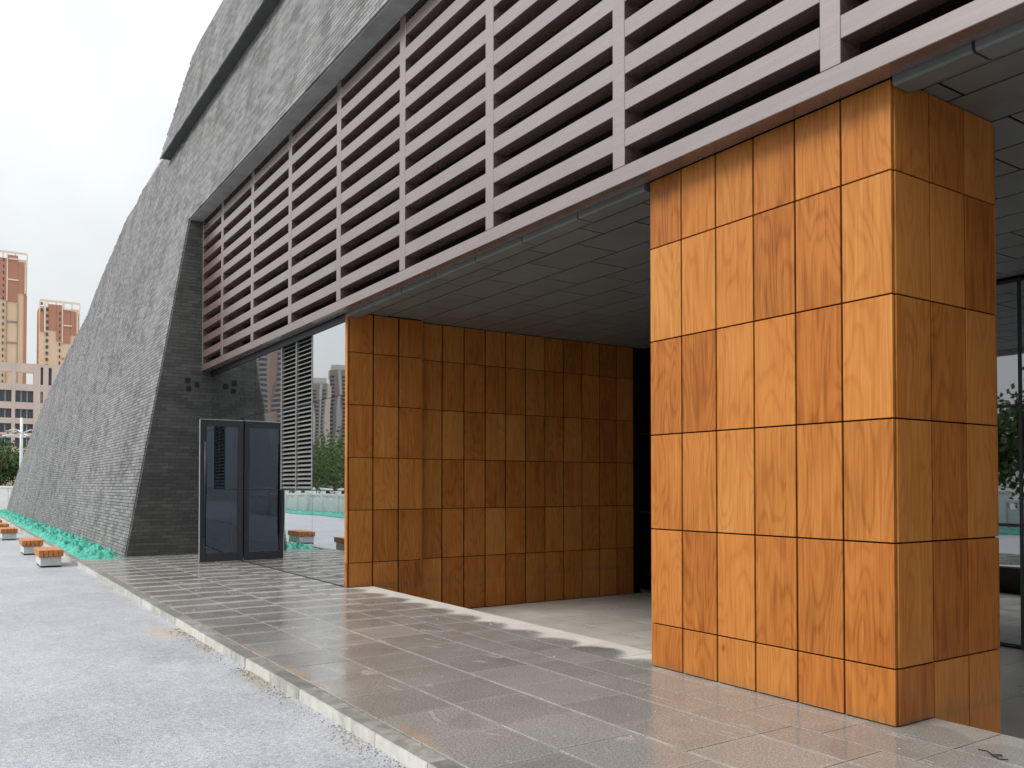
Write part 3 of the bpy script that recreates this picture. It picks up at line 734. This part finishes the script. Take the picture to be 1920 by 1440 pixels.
# pinkish block
BX = -265.0
ob2 = thing('office_block', 'pinkish stone-clad block with rows of windows below the two towers', 'building', (BX, 6, -0.1))
PXM = 0.168  # metres per photo pixel at that distance
def pz(y): return (908-y)*PXM+1.6
def pyy(x): return CAM.y + (-(BX-CAM.x))*0.0 + 0.0
def yat(x):   # world y on the plane X=BX for photo column x
    u = (x-960)/1595.253
    d = np.array([-math.cos(yaw), math.sin(yaw)])+u*np.array([math.sin(yaw), math.cos(yaw)])
    t = (BX-CAM.x)/d[0]; return CAM.y+t*d[1]
LO = -190
yR = yat(150)
cols = [(y0, y1) for y0, y1 in ((-65, -45), (-40, -22), (-15, 20), (27, 61), (74, 79), (89, 95))]
cols = [(a, b) for a, b in cols]
fl = [(752, 771), (782, 797), (806, 821), (829, 844), (853, 868), (877, 892)]
Yb = lambda px: yat(px)-6
ov = [(a, b) for a, b in cols]
# facade built as piers and spandrel bands so every opening is a real recess
zt_, zb_ = pz(707), 0.0
xl = [-110]+[v for ab in cols for v in ab]+[150]
piers = [(xl[i], xl[i+1]) for i in range(0, len(xl), 2)]
for a, b in piers: box('pier', -2.2, 0, Yb(a), Yb(b), zb_, zt_, M['pinkst'], ob2)
hz = sorted([pz(y) for f in fl for y in f])
bands = [(0.0, hz[0])]+[(hz[i], hz[i+1]) for i in range(1, len(hz)-1, 2)]+[(hz[-1], pz(741))]
for a, b in cols:
    for z0, z1 in bands: box('spandrel', -2.0, -0.05, Yb(a)+0.01, Yb(b)-0.01, z0, z1, M['pinkst'], ob2)
    tall = a > 70
    box('roof_beam', -2.0, -0.06, Yb(a)+0.01, Yb(b)-0.01, pz(712 if tall else 722), zt_-0.02, M['pinkst'], ob2)
    if tall: box('window', -1.2, -1.0, Yb(a), Yb(b), pz(741), pz(712), M['win'], ob2)
    for f in fl:
        wdw = box('window', -1.2, -1.0, Yb(a), Yb(b), pz(f[1]), pz(f[0]), M['win'], ob2)
        wc = wdw.location
        for q in (0.33, 0.66):
            ym = Yb(a)+(Yb(b)-Yb(a))*q; box('window_bar', 0.1, 0.24, ym-0.09-wc.y, ym+0.09-wc.y, pz(f[1])-wc.z, pz(f[0])-wc.z, M['greyli'], wdw)
box('core', -16, -1.25, Yb(-110)+0.1, Yb(150)-0.1, 0, pz(741), M['pinkst'], ob2)

# two peach and terracotta towers
def tower_far(label, xl_, xr_, ytop, X, feats):
    u = lambda x: (lambda d: CAM.y+(X-CAM.x)/d[0]*d[1])(np.array([-math.cos(yaw), math.sin(yaw)])+((x-960)/1595.253)*np.array([math.sin(yaw), math.cos(yaw)]))
    sc_ = (CAM.x-X)/(math.cos(yaw)-((60-960)/1595.253)*math.sin(yaw))/1595.253
    zz = lambda y: (908-y)*sc_+1.6
    yc = (u(xl_)+u(xr_))/2
    t = thing('apartment_tower', label, 'tower block', (X, yc, -0.1), 0, 'peach tower blocks')
    f = lambda x: u(x)-yc
    H = zz(ytop)
    box('body', -16, -0.6, f(xl_), f(xr_), 0, H-3.2, M['peach'], t)
    wins = []
    for kind, a, b, y0, y1 in feats:
        if kind == 't': box('terracotta_cladding', -0.6, -0.15, f(a), f(b), zz(y1), zz(y0), M['terra'], t)
        elif kind == 'p': box('peach_cladding', -0.6, -0.1, f(a), f(b), zz(y1), zz(y0), M['peach'], t)
        elif kind == 'c': box('cream_fin', -0.6, 0.35, f(a), f(b), zz(y1), zz(y0), M['cream'], t)
        elif kind == 'l': box('floor_line', -0.6, -0.02, f(a), f(b), zz(y1), zz(y0), M['greybr'], t)
        elif kind == 'w':
            st = 13.2*0.9 if b-a < 6 else 10.6
            y = y0
            while y < y1: wins.append((-0.62, -0.05 if b-a < 4 else 0.1, f(a), f(b), zz(y+st*0.45), zz(y))); y += st
    if wins:
        o = link('windows', boxes_mesh('windows', wins, M['win']), t); o['kind'] = 'stuff'
    # roof frame
    for k in range(6):
        ya = f(xl_)+(f(xr_)-f(xl_))*k/5; box('roof_post', -1.1, -0.5, ya-0.25, ya+0.25, H-3.2, H-0.6, M['cream'], t)
    box('roof_beam', -1.2, -0.4, f(xl_), f(xr_), H-0.6, H+0.3, M['cream'], t)
    return t
tower_far('taller peach tower block with a terracotta top, cut by the left edge', -70, 47, 472, -478.0,
          [('t', -70, 8, 485, 561), ('t', 10, 29.5, 478, 565), ('t', 30, 41, 489, 547), ('c', 8, 10.2, 476, 564), ('c', 42, 44.5, 494, 548), ('c', 45.2, 47, 482, 552),
           ('l', 8.6, 9.4, 566, 720), ('l', 29.4, 30.2, 566, 720), ('c', 11, 29, 484, 486.5), ('c', 11, 31, 523, 525.5), ('l', 9, 30, 601, 603), ('l', 9, 30, 640, 642), ('l', 9, 30, 679, 681),
           ('t', 41, 47, 548, 720), ('w', 1.2, 3.6, 486, 720), ('w', -20, -12, 486, 720), ('w', -40, -32, 486, 720)])
tower_far('shorter peach tower block with a terracotta top beside the brick wing', 71.5, 147, 555, -474.0,
          [('t', 72, 79, 575, 615), ('t', 88, 102, 562, 611), ('t', 102.6, 113, 562, 631), ('t', 115, 129.5, 569, 634), ('t', 130, 140, 572, 617), ('c', 79.5, 82.5, 558, 616), ('c', 113, 115, 560, 635), ('c', 140.5, 143, 574, 618), ('c', 144.5, 147, 566, 640),
           ('c', 116, 130, 568, 571), ('c', 116, 132, 599.5, 602), ('l', 114, 130, 662.5, 664.5), ('l', 114, 130, 694, 696), ('w', 83, 87.5, 570, 720), ('w', 108, 110.5, 575, 720), ('w', 141, 144, 620, 720), ('t', 140.4, 144.2, 619, 720), ('w', 73, 77, 560, 572)])

# ================================================================== ACROSS THE ROAD (seen in the glass)
bal = thing('balustrade', 'white stone balustrade across the road, seen mirrored in the glass', 'balustrade', (-30, -14.0, -0.12))
pm = box_me(0.36, 0.36, 1.42, M['white'], 0.02); cap = box_me(0.44, 0.44, 0.10, M['white'], 0.02)
pn = box_me(2.0, 0.12, 0.74, M['white'], 0.01); rl = box_me(2.04, 0.2, 0.14, M['white'], 0.02)
for k in range(42):
    x = -52+k*2.4
    po = link('post', pm, bal, (x, 0, 0.71)); link('post_cap', cap, po, (0, 0, 0.76))
    pp = link('panel', pn, bal, (x+1.2, 0, 0.47)); link('handrail', rl, bal, (x+1.2, 0, 1.12))
    for q in (-0.55, 0.0, 0.55): link('baluster', box_me(0.22, 0.12, 0.22, M['white'], 0.01), pp, (q, 0, 0.475))
netting('green_netting', -85.0, 8.0, -13.7, -12.0, 520, 10, 0.2, 'strip of green netting at the foot of the white balustrade, seen mirrored in the glass', 9.0)
k = 0
for x in np.arange(-88, 14, 5.1):
    tree('broadleaf_tree', 'leafy tree in the row behind the white balustrade, seen mirrored in the glass', x+rng.uniform(-1, 1), -18.5+rng.uniform(-1.2, 1.2), rng.uniform(4.6, 5.8), 3.3, 8000 if -24 < x < 0 else 2000, 100+k, group='trees behind the balustrade'); k += 1
def tower_back(label, px0, px1, slope, D, mat, floors, seed):
    """slab block standing along the mirrored sight line of photo columns px0..px1"""
    def dr_(x):
        u = (x-960)/1595.253
        return np.array([-math.cos(yaw), -math.sin(yaw)])+u*np.array([math.sin(yaw), -math.cos(yaw)])
    d0, d1 = dr_(px0), dr_(px1)
    p0 = np.array([CAM.x, -CAM.y])+d0*D; p1 = np.array([CAM.x, -CAM.y])+d1*D
    c = (p0+p1)/2; wd = np.linalg.norm(p1-p0); H = slope*D+1.5
    ang = math.atan2(*(p1-p0)[::-1])
    t = thing('apartment_tower', label, 'tower block', (c[0], c[1], -0.1), ang, 'towers across the road')
    box('body', -wd/2, wd/2, -9, 9, 0, H-2, mat, t)
    box('roof_parapet', -wd/2+1.5, wd/2-1.5, -7, 7, H-2, H+2, M['greyli'], t)
    nb = max(2, int(wd/7)); wins = []; fins = []
    for i in range(nb):
        xa = -wd/2+(i+0.22)*wd/nb; xb = -wd/2+(i+0.72)*wd/nb
        for f in range(floors):
            z = 3+f*(H-8)/floors
            for sgn in (-9.12, 8.98): wins.append((xa, xb, sgn, sgn+0.14, z, z+(H-8)/floors*0.55))
        for sgn in (-9.9, 9.0): fins.append((-wd/2+i*wd/nb, -wd/2+i*wd/nb+0.16*wd/nb, sgn, sgn+0.9, 0, H-2.5))
    o = link('windows', boxes_mesh('windows', wins, M['win']), t); o['kind'] = 'stuff'
    o = link('fins', boxes_mesh('fins', fins, M['greyli'] if seed % 2 else M['redbr']), t); o['kind'] = 'stuff'
tower_back('grey-brown tower block mirrored in the glass right of the louvre', 588, 617, 0.122, 560, M['greybr'], 26, 1)
tower_back('tall grey tower block mirrored in the glass beside the wood-clad wall', 619, 662, 0.138, 600, M['greybr'], 28, 3)
tower_back('tall reddish-brown tower mirrored in the glass left of the louvre', 487, 545, 0.19, 560, M['greybr'], 30, 2)
tower_back('tall pale tower mirrored in the glass nearest the brick wing', 440, 479, 0.19, 620, M['greyli'], 30, 2)
tower_back('reddish tower block hidden behind the louvre bay in the mirrored view', 549, 584, 0.15, 640, M['greybr'], 28, 2)

# ================================================================== SMALL SCRAPS ON THE PAVING
ws = thing('wire_scrap', 'small black scrap of bent wire on the paving beside the pillar', 'scrap', (0.62, -0.05, 0.0))
tube('loop', [(-0.10, 0.03, 0.004), (-0.05, 0.035, 0.006), (-0.02, 0.0, 0.012), (0.02, -0.03, 0.006), (0.05, 0.0, 0.010), (0.03, 0.03, 0.006), (0.0, -0.02, 0.008), (0.06, -0.05, 0.004), (0.09, -0.02, 0.004)], 0.0028, M['joint'], ws, 6)
V = []; F = []
for i in range(70):
    xx = rng.uniform(-7, 1.2); yy = rng.uniform(-2.6, -0.1); s_ = rng.uniform(0.002, 0.006)
    if rng.random() < 0.05: s_ *= 1.8
    b = len(V)
    for q_ in ((1, 0, 0), (-1, 0, 0), (0, 1, 0), (0, -1, 0), (0, 0, 0.6), (0, 0, -0.4)):
        V.append((xx+q_[0]*s_*rng.uniform(.6, 1.4), yy+q_[1]*s_*rng.uniform(.6, 1.4), 0.0015+s_*0.3+q_[2]*s_))
    F += [tuple(b+k for k in f) for f in ((0, 2, 4), (2, 1, 4), (1, 3, 4), (3, 0, 4), (2, 0, 5), (1, 2, 5), (3, 1, 5), (0, 3, 5))]
cb = link('paving_crumbs', me_from('paving_crumbs', V, F, M['concrete'])); cb['kind'] = 'stuff'; tag(cb, 'tiny pale crumbs of stone scattered over the granite paving', 'debris')
